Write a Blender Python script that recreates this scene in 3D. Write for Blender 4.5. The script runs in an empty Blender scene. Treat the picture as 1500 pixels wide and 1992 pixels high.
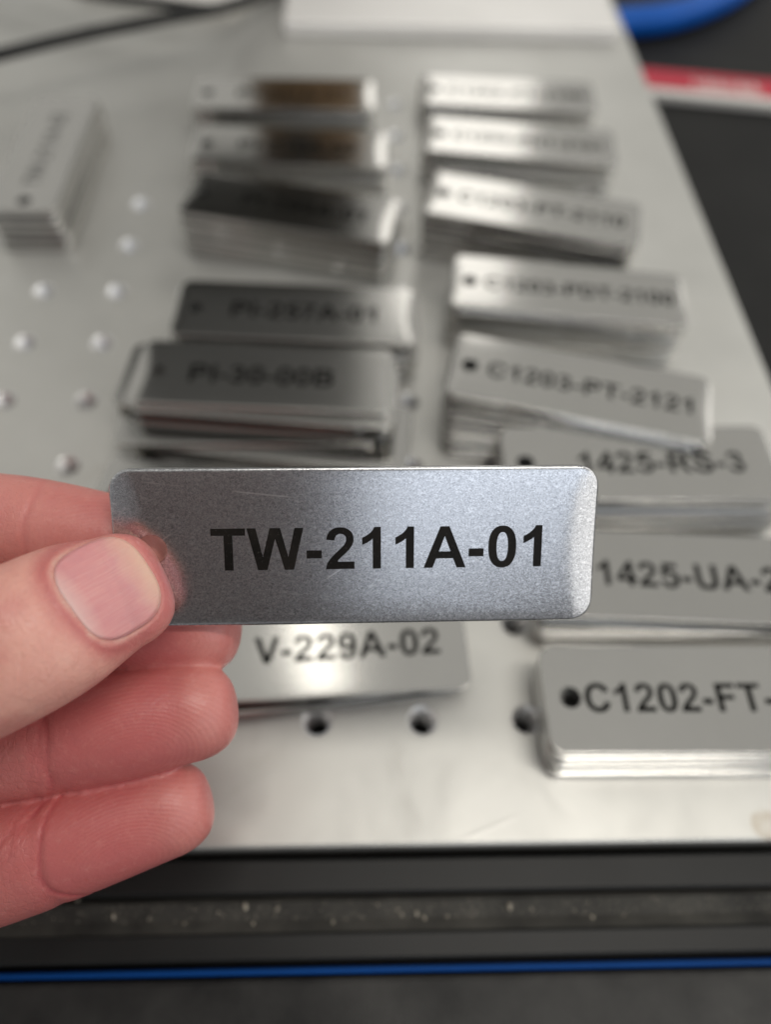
import bpy, bmesh, math, random
from mathutils import Vector, Matrix

random.seed(7)
S = 25.4                 # hole pitch of the platen in millimetres
MM = 0.001
scene = bpy.context.scene

# ------------------------------------------------------------------ camera
PITCH, YAW, ROLL = 0.99969, 0.05750, 0.04860
FPX = 1390.0             # focal length in pixels of a 1500 x 1992 frame
CAM = Vector((4.43625 * S, -4.99304 * S, 6.79616 * S))      # millimetres
fwd0 = Vector((math.sin(YAW), math.cos(YAW), 0)); right0 = Vector((math.cos(YAW), -math.sin(YAW), 0)); zup = Vector((0, 0, 1))
fwd = fwd0 * math.cos(PITCH) - zup * math.sin(PITCH)
up0 = fwd0 * math.sin(PITCH) + zup * math.cos(PITCH)
cx = right0 * math.cos(ROLL) + up0 * math.sin(ROLL)
cy = up0 * math.cos(ROLL) - right0 * math.sin(ROLL)
cz = -fwd
CM = Matrix(((cx.x, cy.x, cz.x, CAM.x), (cx.y, cy.y, cz.y, CAM.y), (cx.z, cy.z, cz.z, CAM.z), (0, 0, 0, 1)))  # millimetres
cam_data = bpy.data.cameras.new('camera')
cam = bpy.data.objects.new('camera', cam_data)
scene.collection.objects.link(cam)
cam.matrix_world = Matrix.Translation(CAM * MM) @ CM.to_3x3().to_4x4()
cam_data.sensor_fit = 'VERTICAL'
cam_data.lens = 6.9
cam_data.sensor_height = 6.9 * 1992 / FPX
cam_data.sensor_width = cam_data.sensor_height * 1500 / 1992
cam_data.clip_start = 0.005
cam_data.clip_end = 20.0
cam_data.dof.use_dof = True
cam_data.dof.focus_distance = 0.1105
cam_data.dof.aperture_fstop = 1.8
scene.camera = cam

# ------------------------------------------------------------------ world and lamps
world = bpy.data.worlds.new('World'); scene.world = world; world.use_nodes = True
bg = world.node_tree.nodes['Background']
bg.inputs[1].default_value = 0.50
wn = world.node_tree; wtc = wn.nodes.new('ShaderNodeTexCoord'); wsp = wn.nodes.new('ShaderNodeSeparateXYZ'); wrp = wn.nodes.new('ShaderNodeValToRGB'); wmr = wn.nodes.new('ShaderNodeMapRange')
wn.links.new(wtc.outputs['Generated'], wsp.inputs[0]); wn.links.new(wsp.outputs['Y'], wmr.inputs[0]); wmr.inputs[1].default_value = -1.0; wmr.inputs[2].default_value = 1.0
wrp.color_ramp.elements[0].position = 0.1; wrp.color_ramp.elements[0].color = (0.47, 0.47, 0.48, 1)       # the photographer's side of the room
wrp.color_ramp.elements[1].position = 0.65; wrp.color_ramp.elements[1].color = (1.0, 0.985, 0.93, 1)
wn.links.new(wmr.outputs[0], wrp.inputs[0]); wn.links.new(wrp.outputs[0], bg.inputs[0])

def area(name, loc, target, sx, sy, power, col):
    l = bpy.data.lights.new(name, 'AREA'); l.shape = 'RECTANGLE'; l.size = sx; l.size_y = sy
    l.energy = power; l.color = col
    o = bpy.data.objects.new(name, l); scene.collection.objects.link(o)
    o.location = loc
    o.rotation_euler = (Vector(target) - Vector(loc)).to_track_quat('-Z', 'Y').to_euler()
    return o
area('ceiling_lamp_near', (0.50, -0.12, 1.50), (0.15, -0.06, 0), 0.16, 0.9, 7.2, (1.0, 0.95, 0.87))
area('ceiling_lamp_far', (-0.02, 0.62, 1.72), (0.1, 0.1, 0), 0.12, 0.30, 0.32, (1.0, 0.96, 0.88))
area('bright_window_far', (0.37, 1.60, 0.95), (0.15, 0.1, 0.0), 0.30, 0.75, 0.95, (1.0, 0.97, 0.92))
area('window_right', (1.35, -0.20, 0.60), (0.15, -0.20, 0.05), 2.9, 0.75, 7.6, (1.0, 0.98, 0.94))
area('room_lamp_behind', (0.54, -1.10, 1.02), (0.12, -0.08, 0.08), 1.3, 0.6, 2.9, (0.80, 0.88, 1.0))

scene.view_settings.view_transform = 'Standard'
scene.view_settings.look = 'None'
scene.view_settings.exposure = 0.0
scene.view_settings.gamma = 1.0
scene.view_settings.use_curve_mapping = False
try:
    scene.cycles.use_denoising = True
    scene.cycles.max_bounces = 8
    scene.cycles.sample_clamp_indirect = 4.0
except Exception:
    pass

# ------------------------------------------------------------------ helpers
COL = scene.collection
def mesh_obj(name, verts, faces, mat=None, parent=None, smooth=True, scale=MM):
    me = bpy.data.meshes.new(name)
    me.from_pydata([tuple(c * scale for c in v) for v in verts], [], faces)
    me.validate(); me.update()
    if smooth: me.polygons.foreach_set('use_smooth', [True] * len(me.polygons))
    if mat: me.materials.append(mat)
    o = bpy.data.objects.new(name, me); COL.objects.link(o)
    if parent: o.parent = parent
    return o
def bm_obj(name, bm, mat=None, parent=None, smooth=False):
    me = bpy.data.meshes.new(name)
    bmesh.ops.recalc_face_normals(bm, faces=bm.faces[:])
    bm.to_mesh(me); bm.free()
    if smooth: me.polygons.foreach_set('use_smooth', [True] * len(me.polygons))
    if mat: me.materials.append(mat)
    o = bpy.data.objects.new(name, me); COL.objects.link(o)
    if parent: o.parent = parent
    return o
def tag(o, label=None, cat=None, group=None, kind=None):
    if label: o['label'] = label
    if cat: o['category'] = cat
    if group: o['group'] = group
    if kind: o['kind'] = kind
    return o
def empty(name, loc=(0, 0, 0)):
    o = bpy.data.objects.new(name, None); COL.objects.link(o); o.location = loc; o.empty_display_size = 0.01
    return o
def box_bm(x0, x1, y0, y1, z0, z1, bevel=0.0, seg=2, bm=None):
    own = bm is None
    if own: bm = bmesh.new()
    vs = [bm.verts.new((x * MM, y * MM, z * MM)) for x in (x0, x1) for y in (y0, y1) for z in (z0, z1)]
    fs = [(0, 1, 3, 2), (4, 6, 7, 5), (0, 4, 5, 1), (2, 3, 7, 6), (0, 2, 6, 4), (1, 5, 7, 3)]
    faces = [bm.faces.new([vs[i] for i in f]) for f in fs]
    if bevel:
        es = list({e for f in faces for e in f.edges})
        bmesh.ops.bevel(bm, geom=es, offset=bevel * MM, segments=seg, affect='EDGES', profile=0.6)
    return bm
def ray(px, py, h):
    """millimetre point where the view ray through a photo pixel meets the level z = h"""
    d = CM.to_3x3() @ Vector(((px - 750) / FPX, -(py - 996) / FPX, -1))
    t = (h - CAM.z) / d.z
    return CAM + d * t
def at(px, py, d):
    return CM @ Vector(((px - 750) / FPX * d, -(py - 996) / FPX * d, -d))

# ------------------------------------------------------------------ materials
def mat(name):
    m = bpy.data.materials.new(name); m.use_nodes = True
    nt = m.node_tree; b = nt.nodes['Principled BSDF']
    return m, nt, b
def N(nt, t, **kw):
    n = nt.nodes.new(t)
    for k, v in kw.items():
        if k.startswith('i_'): n.inputs[k[2:].replace('_', ' ')].default_value = v
        else: setattr(n, k, v)
    return n
def ramp(nt, stops, fac=None):
    r = nt.nodes.new('ShaderNodeValToRGB'); e = r.color_ramp.elements
    while len(e) < len(stops): e.new(0.5)
    for el, (p, c) in zip(e, stops):
        el.position = p; el.color = (c if len(c) == 4 else (*c, 1)) if isinstance(c, tuple) else (c, c, c, 1)
    if fac: nt.links.new(fac, r.inputs[0])
    return r
def noise(nt, vec, scale, detail=3, rough=0.55, dist=0.0):
    n = N(nt, 'ShaderNodeTexNoise'); n.inputs['Scale'].default_value = scale; n.inputs['Detail'].default_value = detail
    n.inputs['Roughness'].default_value = rough; n.inputs['Distortion'].default_value = dist
    if vec: nt.links.new(vec, n.inputs['Vector'])
    return n
def mapr(nt, val, a, b, c, d):
    m = N(nt, 'ShaderNodeMapRange'); nt.links.new(val, m.inputs[0])
    for i, v in zip((1, 2, 3, 4), (a, b, c, d)): m.inputs[i].default_value = v
    return m.outputs[0]
def math2(nt, op, a, b=None):
    m = N(nt, 'ShaderNodeMath', operation=op)
    for i, v in enumerate((a, b)):
        if v is None: continue
        if isinstance(v, (int, float)): m.inputs[i].default_value = v
        else: nt.links.new(v, m.inputs[i])
    return m.outputs[0]
def bump(nt, height, strength, dist, prev=None):
    b = N(nt, 'ShaderNodeBump'); b.inputs['Strength'].default_value = strength; b.inputs['Distance'].default_value = dist
    nt.links.new(height, b.inputs['Height'])
    if prev: nt.links.new(prev, b.inputs['Normal'])
    return b.outputs[0]
def mixc(nt, fac, a, b, mode='MIX'):
    m = N(nt, 'ShaderNodeMix', data_type='RGBA', blend_type=mode)
    for s, v in ((m.inputs[0], fac), (m.inputs[6], a), (m.inputs[7], b)):
        if isinstance(v, (int, float)): s.default_value = v
        elif isinstance(v, tuple): s.default_value = (*v, 1)
        else: nt.links.new(v, s)
    return m.outputs[2]

def steel(name, base, rough, grain=2600, gstr=0.25, per_object=0.0, metal=1.0, scratches=True):
    m, nt, b = mat(name)
    tc = N(nt, 'ShaderNodeTexCoord'); v = tc.outputs['Object']
    n1 = noise(nt, v, grain, 2, 0.6, 1.2); n2 = noise(nt, v, 60, 4, 0.6)
    col = mixc(nt, mapr(nt, n2.outputs[0], 0.3, 0.7, 0, 0.35), base, tuple(c * 0.86 for c in base))
    if per_object:
        oi = N(nt, 'ShaderNodeObjectInfo')
        col = mixc(nt, math2(nt, 'MULTIPLY', oi.outputs['Random'], per_object), col, tuple(c * 0.7 for c in base))
    nt.links.new(col, b.inputs['Base Color'])
    b.inputs['Metallic'].default_value = metal
    nt.links.new(mapr(nt, n1.outputs[0], 0.35, 0.65, rough * 0.8, rough * 1.2), b.inputs['Roughness'])
    h = bump(nt, n1.outputs[0], gstr, 0.00003)
    if scratches:
        vo = N(nt, 'ShaderNodeTexVoronoi', feature='F1'); vo.inputs['Scale'].default_value = 240
        mp = N(nt, 'ShaderNodeMapping'); mp.inputs['Rotation'].default_value = (0, 0, 0.6); mp.inputs['Scale'].default_value = (0.25, 3.0, 1)
        nt.links.new(v, mp.inputs[0]); nt.links.new(mp.outputs[0], vo.inputs['Vector'])
        h = bump(nt, mapr(nt, vo.outputs[0], 0.0, 0.06, 1, 0), 0.25, 0.00002, h)
    nt.links.new(h, b.inputs['Normal'])
    return m
M_TAG = steel('tag_steel', (0.62, 0.61, 0.585), 0.135, per_object=0.5, gstr=0.06)

# the held tag: satin stainless with a dense fibrous grain and stray scratches
def held_steel():
    m, nt, b = mat('held_tag_steel')
    tc = N(nt, 'ShaderNodeTexCoord'); v = tc.outputs['Object']
    n1 = noise(nt, v, 2900, 3, 0.75, 1.5)
    n3 = noise(nt, v, 5200, 2, 0.6, 1.0)
    n2 = noise(nt, v, 70, 4, 0.6)
    # short bright fibres in two directions
    def fibres(rot, sc_, off, thr):
        vo = N(nt, 'ShaderNodeTexVoronoi', feature='F1'); vo.inputs['Scale'].default_value = 520
        mp = N(nt, 'ShaderNodeMapping'); mp.inputs['Rotation'].default_value = (0, 0, rot); mp.inputs['Scale'].default_value = sc_; mp.inputs['Location'].default_value = off
        wob = N(nt, 'ShaderNodeVectorMath', operation='ADD'); sc = N(nt, 'ShaderNodeVectorMath', operation='SCALE'); sc.inputs[3].default_value = 0.0016
        nn = noise(nt, v, 500, 2); nt.links.new(nn.outputs['Color'], sc.inputs[0]); nt.links.new(v, wob.inputs[0]); nt.links.new(sc.outputs[0], wob.inputs[1])
        nt.links.new(wob.outputs[0], mp.inputs[0]); nt.links.new(mp.outputs[0], vo.inputs['Vector'])
        return mapr(nt, vo.outputs[0], thr * 0.4, thr, 1, 0)
    scr = math2(nt, 'MAXIMUM', fibres(0.55, (0.45, 1.9, 1), (0, 0, 0), 0.20), fibres(-0.9, (0.4, 1.8, 1), (0.3, 0.1, 0), 0.18))
    # a few long straight scratches
    def longs(rot, off, m0):
        mp = N(nt, 'ShaderNodeMapping'); mp.inputs['Rotation'].default_value = (0, 0, rot); mp.inputs['Location'].default_value = off
        nt.links.new(v, mp.inputs[0])
        wv = N(nt, 'ShaderNodeTexWave', wave_type='BANDS', bands_direction='Y'); wv.inputs['Scale'].default_value = 16; wv.inputs['Distortion'].default_value = 0.25
        nt.links.new(mp.outputs[0], wv.inputs['Vector'])
        nm = noise(nt, mp.outputs[0], 55, 2)
        return math2(nt, 'MULTIPLY', mapr(nt, wv.outputs['Fac'], 0.9994, 1.0, 0, 1), mapr(nt, nm.outputs[0], m0, m0 + 0.05, 0, 1))
    lng = math2(nt, 'MAXIMUM', longs(0.12, (0, 0.003, 0), 0.56), longs(-0.6, (0.1, 0.011, 0), 0.6))
    col = mixc(nt, mapr(nt, n1.outputs[0], 0.36, 0.66, 0, 1), (0.35, 0.355, 0.37), (0.84, 0.845, 0.86))
    col = mixc(nt, math2(nt, 'MULTIPLY', scr, 0.38), col, (0.95, 0.95, 0.96))
    col = mixc(nt, math2(nt, 'MULTIPLY', lng, 0.8), col, (0.98, 0.98, 0.98))
    nt.links.new(col, b.inputs['Base Color'])
    b.inputs['Metallic'].default_value = 1.0
    nt.links.new(mapr(nt, n1.outputs[0], 0.3, 0.7, 0.14, 0.27), b.inputs['Roughness'])
    h = bump(nt, n1.outputs[0], 0.4, 0.00003)
    h = bump(nt, n3.outputs[0], 0.3, 0.00002, h)
    nt.links.new(h, b.inputs['Normal'])
    return m
M_HELD = held_steel()

def ink():
    m, nt, b = mat('laser_mark_black')
    tc = N(nt, 'ShaderNodeTexCoord')
    n = noise(nt, tc.outputs['Object'], 2200, 2); w = noise(nt, tc.outputs['Object'], 120, 3)
    c = mixc(nt, mapr(nt, n.outputs[0], 0.62, 0.72, 0, 0.5), (0.010, 0.009, 0.008), (0.07, 0.065, 0.06))
    c = mixc(nt, mapr(nt, w.outputs[0], 0.4, 0.7, 0, 0.35), c, (0.035, 0.028, 0.022))
    nt.links.new(c, b.inputs['Base Color']); nt.links.new(mapr(nt, w.outputs[0], 0.3, 0.7, 0.28, 0.5), b.inputs['Roughness'])
    b.inputs['Specular IOR Level'].default_value = 0.12
    nt.links.new(bump(nt, n.outputs[0], 0.4, 0.00003), b.inputs['Normal'])
    return m
M_INK = ink()
def greyink():
    m, nt, b = mat('laser_mark_dark_grey')
    b.inputs['Base Color'].default_value = (0.004, 0.004, 0.0035, 1); b.inputs['Roughness'].default_value = 0.7; b.inputs['Specular IOR Level'].default_value = 0.03
    return m
M_INK2 = greyink()
M_INK3 = M_INK2.copy(); M_INK3.name = 'laser_mark_pale'; M_INK3.node_tree.nodes['Principled BSDF'].inputs['Base Color'].default_value = (0.14, 0.14, 0.135, 1)

def plate_mat():
    m, nt, b = mat('blasted_aluminium')
    tc = N(nt, 'ShaderNodeTexCoord'); v = tc.outputs['Object']
    n1 = noise(nt, v, 1400, 3, 0.6); n2 = noise(nt, v, 14, 5, 0.6); n3 = noise(nt, v, 45, 4, 0.65, 0.6)
    c = mixc(nt, mapr(nt, n2.outputs[0], 0.35, 0.65, 0, 1), (0.66, 0.655, 0.625), (0.58, 0.575, 0.545))
    # worn smears and faint stains
    c = mixc(nt, mapr(nt, n3.outputs[0], 0.62, 0.74, 0, 0.28), c, (0.45, 0.43, 0.39))
    n4 = noise(nt, v, 75, 3, 0.5, 0.3)
    c = mixc(nt, mapr(nt, n4.outputs[0], 0.74, 0.80, 0, 0.5), c, (0.50, 0.42, 0.30))
    # a brown stain near the front right corner
    sp_ = ray(1492, 1608, 0) * MM
    dv = N(nt, 'ShaderNodeVectorMath', operation='DISTANCE'); nt.links.new(v, dv.inputs[0]); dv.inputs[1].default_value = sp_
    n6 = noise(nt, v, 420, 4, 0.6)
    dd = math2(nt, 'ADD', dv.outputs['Value'], math2(nt, 'MULTIPLY', math2(nt, 'SUBTRACT', n6.outputs[0], 0.5), 0.006))
    c = mixc(nt, math2(nt, 'MULTIPLY', mapr(nt, dd, 0.0036, 0.0027, 0, 1), mapr(nt, dd, 0.0010, 0.0026, 0.2, 0.4)), c, (0.30, 0.20, 0.09))
    nt.links.new(c, b.inputs['Base Color'])
    b.inputs['Metallic'].default_value = 0.72
    nt.links.new(mapr(nt, n3.outputs[0], 0.3, 0.7, 0.40, 0.52), b.inputs['Roughness'])
    mp = N(nt, 'ShaderNodeMapping'); mp.inputs['Scale'].default_value = (8, 900, 1); nt.links.new(v, mp.inputs[0])
    n5 = noise(nt, mp.outputs[0], 1.0, 3, 0.6)
    def scr(rot, off, thr, ns):
        mp2 = N(nt, 'ShaderNodeMapping'); mp2.inputs['Rotation'].default_value = (0, 0, rot); mp2.inputs['Location'].default_value = off; nt.links.new(v, mp2.inputs[0])
        w2 = N(nt, 'ShaderNodeTexWave', wave_type='BANDS', bands_direction='Y'); w2.inputs['Scale'].default_value = 9; w2.inputs['Distortion'].default_value = 0.6; w2.inputs['Detail'].default_value = 1
        nt.links.new(mp2.outputs[0], w2.inputs['Vector']); nm2 = noise(nt, mp2.outputs[0], ns, 2)
        return math2(nt, 'MULTIPLY', mapr(nt, w2.outputs['Fac'], thr, 1.0, 0, 1), mapr(nt, nm2.outputs[0], 0.54, 0.62, 0, 1))
    sc_all = math2(nt, 'MAXIMUM', math2(nt, 'MAXIMUM', scr(0.9, (0, 0, 0), 0.998, 30), scr(-0.35, (0.07, 0.02, 0), 0.998, 34)), scr(2.1, (0.01, 0.05, 0), 0.999, 40))
    h = bump(nt, n1.outputs[0], 0.22, 0.00004)
    h = bump(nt, sc_all, 0.5, 0.00006, h)
    h = bump(nt, n5.outputs[0], 0.05, 0.00004, h)
    nt.links.new(h, b.inputs['Normal'])
    return m
M_PLATE = plate_mat()
def simple(name, col, rough, metal=0.0, nscale=40, var=0.25, bstr=0.1, bscale=800, bdist=0.00005, spec=0.5):
    m, nt, b = mat(name); b.inputs['Specular IOR Level'].default_value = spec
    tc = N(nt, 'ShaderNodeTexCoord'); v = tc.outputs['Object']
    n = noise(nt, v, nscale, 4, 0.6); n1 = noise(nt, v, bscale, 3, 0.6)
    nt.links.new(mixc(nt, mapr(nt, n.outputs[0], 0.3, 0.7, 0, 1), tuple(c * (1 - var) for c in col), tuple(min(1, c * (1 + var)) for c in col)), b.inputs['Base Color'])
    b.inputs['Metallic'].default_value = metal; b.inputs['Roughness'].default_value = rough
    nt.links.new(bump(nt, n1.outputs[0], bstr, bdist), b.inputs['Normal'])
    return m
M_HOLE_SHADE = simple('punched_hole_shade', (0.10, 0.10, 0.095), 0.6, 0.4, spec=0.3)  # punched tag holes, dark colour standing in for the shade inside them
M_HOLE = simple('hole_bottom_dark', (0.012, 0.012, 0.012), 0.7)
M_HWALL = simple('hole_wall_bright', (0.92, 0.91, 0.89), 0.3, 0.75)
M_TABLE = simple('black_bench', (0.010, 0.010, 0.0095), 0.6, 0, 30, 0.3, 0.15, 500, 0.0001, spec=0.25)
M_MAT = simple('worn_black_mat', (0.028, 0.027, 0.025), 0.55, 0, 45, 0.7, 0.8, 1500, 0.0003, spec=0.4)
M_RAIL = simple('black_anodised', (0.015, 0.015, 0.0148), 0.45, 0.1, 25, 0.2, 0.1, 900, 0.00003, spec=0.3)
M_DUSTY = simple('dusty_black_slot', (0.040, 0.038, 0.033), 0.75, 0, 90, 0.6, 0.5, 700, 0.0002)
M_BLUE = simple('blue_plastic', (0.001, 0.060, 0.27), 0.6, 0, 20, 0.1, spec=0.2)
M_HOSE = simple('blue_hose_rubber', (0.002, 0.10, 0.46), 0.4, 0, 20, 0.1, spec=0.25)
M_RED = simple('red_print', (0.50, 0.008, 0.035), 0.4, 0, 20, 0.08)
M_WHITE = simple('white_plastic', (0.74, 0.72, 0.68), 0.4, 0, 20, 0.05)
M_PALE = simple('pale_grey_panel', (0.46, 0.455, 0.42), 0.5, 0, 20, 0.06)
M_BLACK = simple('black_edge', (0.006, 0.006, 0.006), 0.6)
M_BAR = simple('bright_aluminium_bar', (0.88, 0.86, 0.83), 0.4, 0.2, 20, 0.05)
M_WOOD = simple('brown_board', (0.34, 0.20, 0.085), 0.6, 0, 15, 0.2)
M_PHONE = simple('phone_grey', (0.62, 0.62, 0.63), 0.5)
M_COLUMN = simple('machine_dark_paint', (0.11, 0.11, 0.105), 0.5)
M_CRUMB = simple('dust_crumb', (0.42, 0.38, 0.31), 0.8, 0, 300, 0.4)

# ------------------------------------------------------------------ lettering
G = {}
def glyph(ch, w, *paths): G[ch] = (w, paths)
glyph('T', 611, 'M 233 0 L 233 595 L 22 595 L 22 716 L 590 716 L 590 595 L 378 595 L 378 0')
glyph('W', 944, 'M 171 0 L 4 716 L 152 716 L 258 224 L 383 716 L 556 716 L 680 224 L 794 716 L 940 716 L 770 0 L 615 0 L 470 535 L 328 0')
glyph('-', 333, 'M 40 190 L 293 190 L 293 328 L 40 328')
glyph('A', 722, 'M 0 0 L 279 716 L 432 716 L 718 0 L 561 0 L 499 163 L 213 163 L 154 0', 'M 258 283 L 454 283 L 355 549')
glyph('1', 556, 'M 393 0 L 256 0 L 256 517 C 206 470 147 436 79 412 L 79 537 C 115 549 154 571 196 604 C 238 637 266 675 282 719 L 393 719')
glyph('2', 556, 'M 505 127 L 505 0 L 25 0 C 30 48 46 94 72 137 C 98 180 149 238 226 309 C 288 367 326 406 340 426 C 359 454 368 482 368 510 C 368 540 360 564 343 580 C 327 597 304 605 275 605 C 246 605 223 596 206 579 C 189 562 179 533 176 493 L 39 507 C 47 582 72 636 115 669 C 157 702 209 718 272 718 C 341 718 396 699 435 662 C 475 625 495 579 495 523 C 495 492 489 462 478 433 C 467 405 449 375 424 344 C 408 323 378 293 335 253 C 292 214 265 188 253 175 C 242 162 232 149 225 127')
def sup(cx_, cy_, rx, ry, e=2.35, n=36):
    out = []
    for i in range(n):
        a = 2 * math.pi * i / n; c, s = math.cos(a), math.sin(a)
        out.append((cx_ + rx * math.copysign(abs(c) ** (2 / e), c), cy_ + ry * math.copysign(abs(s) ** (2 / e), s)))
    return out
G['0'] = (556, (sup(277, 353, 238, 365), sup(277, 353, 97, 252)))
glyph('3', 556, 'M 38 190 L 171 206 C 175 172 186 146 205 128 C 223 111 245 102 271 102 C 299 102 322 112 341 133 C 360 154 370 182 370 218 C 370 251 361 278 343 297 C 325 317 303 327 277 327 C 260 327 240 324 216 317 L 231 429 C 267 428 295 436 314 453 C 333 469 343 492 343 519 C 343 542 336 561 322 575 C 308 589 290 596 267 596 C 244 596 225 588 209 572 C 193 556 183 533 180 503 L 53 524 C 62 566 74 600 92 625 C 109 650 133 670 164 684 C 195 698 230 706 268 706 C 334 706 387 685 427 643 C 460 608 477 569 477 525 C 477 463 443 413 375 376 C 416 367 448 348 472 318 C 496 288 509 252 509 210 C 509 148 486 96 441 53 C 396 10 341 -12 274 -12 C 211 -12 159 6 118 42 C 76 79 53 128 38 190')
glyph('4', 556, 'M 312 0 L 312 144 L 18 144 L 18 264 L 329 719 L 445 719 L 445 265 L 534 265 L 534 144 L 445 144 L 445 0', 'M 312 265 L 312 510 L 148 265')
glyph('5', 556, 'M 44 184 L 181 198 C 185 167 197 143 216 125 C 236 107 258 97 283 97 C 312 97 336 109 356 132 C 376 156 386 191 386 238 C 386 282 376 315 356 337 C 336 359 311 370 279 370 C 240 370 205 353 174 318 L 63 334 L 133 706 L 496 706 L 496 577 L 237 577 L 216 456 C 246 471 278 479 310 479 C 371 479 423 457 466 412 C 508 368 530 310 530 239 C 530 180 513 127 478 81 C 431 19 367 -13 284 -13 C 218 -13 164 5 123 40 C 81 76 56 124 44 184')
glyph('7', 556, 'M 43 579 L 43 706 L 513 706 L 513 606 C 474 568 435 513 395 442 C 355 371 325 295 304 214 C 283 134 272 62 272 0 L 140 0 C 142 98 162 197 200 298 C 239 400 290 494 355 579')
glyph('9', 556, 'M 41 165 L 174 180 C 177 153 186 133 199 120 C 213 107 231 100 254 100 C 282 100 307 113 327 139 C 347 165 359 219 366 301 C 331 261 288 241 236 241 C 179 241 131 263 90 306 C 49 350 28 407 28 476 C 28 549 50 607 93 652 C 136 696 191 718 257 718 C 330 718 390 690 436 634 C 483 578 506 485 506 357 C 506 226 482 132 433 74 C 385 16 322 -13 244 -13 C 188 -13 143 2 108 32 C 74 62 51 106 41 165')
G['9'] = (556, (G['9'][1][0], sup(261, 480, 93, 124, 2.1, 24)))
glyph('B', 722, 'M 73 716 L 359 716 C 416 716 458 714 486 709 C 514 704 539 694 561 680 C 583 665 602 645 616 620 C 631 595 638 567 638 537 C 638 503 629 473 611 445 C 593 417 569 396 539 382 C 582 370 614 349 637 319 C 660 289 672 254 672 214 C 672 182 664 151 650 121 C 635 91 615 67 589 49 C 564 31 532 20 495 16 C 471 8 415 1 317 0 L 73 0', 'M 218 597 L 312 597 C 369 597 404 596 418 594 C 443 591 463 583 477 568 C 491 554 499 535 499 512 C 499 489 493 471 480 457 C 468 443 450 434 426 431 C 412 430 372 429 306 429 L 218 429', 'M 218 310 L 342 310 C 405 310 446 304 465 297 C 484 290 498 280 508 265 C 518 251 523 233 523 212 C 523 188 517 168 503 153 C 490 138 472 129 451 125 C 437 122 404 121 352 121 L 218 121')
glyph('C', 722, 'M 531 263 L 671 219 C 650 141 614 82 564 44 C 515 6 451 -12 375 -12 C 281 -12 203 20 142 85 C 82 149 51 237 51 349 C 51 468 82 560 143 625 C 204 691 285 724 384 724 C 471 724 542 698 596 647 C 629 616 653 572 669 515 L 526 481 C 518 518 500 547 473 568 C 447 590 414 600 376 600 C 324 600 281 581 248 544 C 216 506 199 445 199 361 C 199 271 215 208 247 170 C 280 132 321 113 373 113 C 411 113 443 125 471 149 C 498 173 518 211 531 263')
glyph('D', 722, 'M 72 716 L 336 716 C 396 716 441 711 472 702 C 514 690 550 668 580 636 C 610 605 633 566 648 521 C 664 475 672 418 672 351 C 672 292 664 241 650 199 C 632 147 606 105 573 73 C 547 48 513 29 470 15 C 438 5 395 0 341 0 L 72 0', 'M 217 595 L 217 121 L 325 121 C 365 121 394 123 412 128 C 435 134 455 144 470 158 C 486 172 498 195 508 228 C 518 260 523 303 523 359 C 523 414 518 457 508 487 C 498 517 485 540 467 557 C 449 573 427 585 400 590 C 379 595 339 595 279 595')
glyph('F', 611, 'M 73 0 L 73 716 L 564 716 L 564 595 L 218 595 L 218 425 L 517 425 L 517 304 L 218 304 L 218 0')
glyph('I', 278, 'M 72 0 L 217 0 L 217 716 L 72 716')
glyph('P', 667, 'M 73 0 L 73 716 L 305 716 C 393 716 450 712 477 705 C 518 694 552 671 580 635 C 607 599 621 553 621 496 C 621 452 613 416 597 386 C 581 356 561 333 537 315 C 512 298 487 287 462 282 C 428 275 378 270 312 270 L 218 270 L 218 0', 'M 218 595 L 218 392 L 297 392 C 354 392 392 396 411 403 C 430 411 446 422 456 439 C 467 455 473 474 473 495 C 473 521 465 543 450 560 C 434 577 415 588 391 592 C 374 595 339 595 288 595')
glyph('R', 722, 'M 73 0 L 73 716 L 378 716 C 454 716 510 709 545 697 C 579 684 607 661 628 628 C 649 595 659 558 659 515 C 659 461 643 416 611 381 C 580 346 532 324 469 315 C 500 296 526 276 547 254 C 567 232 595 192 630 135 L 717 0 L 544 0 L 440 156 C 402 212 377 247 363 261 C 349 276 334 286 319 291 C 303 296 279 299 245 299 L 218 299 L 218 0', 'M 218 595 L 218 413 L 323 413 C 391 413 434 416 451 422 C 468 428 481 437 491 452 C 500 466 505 484 505 505 C 505 529 499 548 486 563 C 473 577 455 587 432 591 C 420 592 385 595 326 595')
glyph('S', 667, 'M 36 233 L 177 247 C 185 200 202 165 228 143 C 254 121 289 110 333 110 C 380 110 415 120 438 139 C 462 159 474 182 474 209 C 474 225 469 240 459 251 C 449 263 432 273 407 281 C 390 287 351 298 291 313 C 213 332 158 356 127 384 C 83 424 61 472 61 529 C 61 565 71 599 92 631 C 112 662 142 687 181 703 C 220 720 266 728 322 728 C 412 728 480 708 526 669 C 571 629 595 576 598 510 L 453 504 C 447 541 433 568 413 584 C 392 600 361 608 320 608 C 278 608 244 600 220 582 C 205 571 197 556 197 537 C 197 520 204 506 219 493 C 237 478 282 462 353 445 C 424 429 477 411 511 393 C 545 375 571 351 591 320 C 610 289 620 251 620 205 C 620 164 608 125 585 89 C 562 53 530 26 488 9 C 446 -9 393 -17 331 -17 C 239 -17 169 4 120 46 C 71 88 43 151 36 233')
glyph('U', 722, 'M 72 716 L 216 716 L 216 328 C 216 267 218 227 222 209 C 228 179 243 156 266 138 C 289 120 321 111 361 111 C 402 111 433 120 453 136 C 474 153 486 174 491 198 C 495 222 497 263 497 320 L 497 716 L 642 716 L 642 340 C 642 254 638 193 630 158 C 622 122 608 92 587 68 C 566 43 538 24 503 9 C 468 -5 422 -12 365 -12 C 297 -12 245 -4 210 12 C 174 28 146 48 126 73 C 105 98 92 125 85 152 C 76 193 72 253 72 332')
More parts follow.
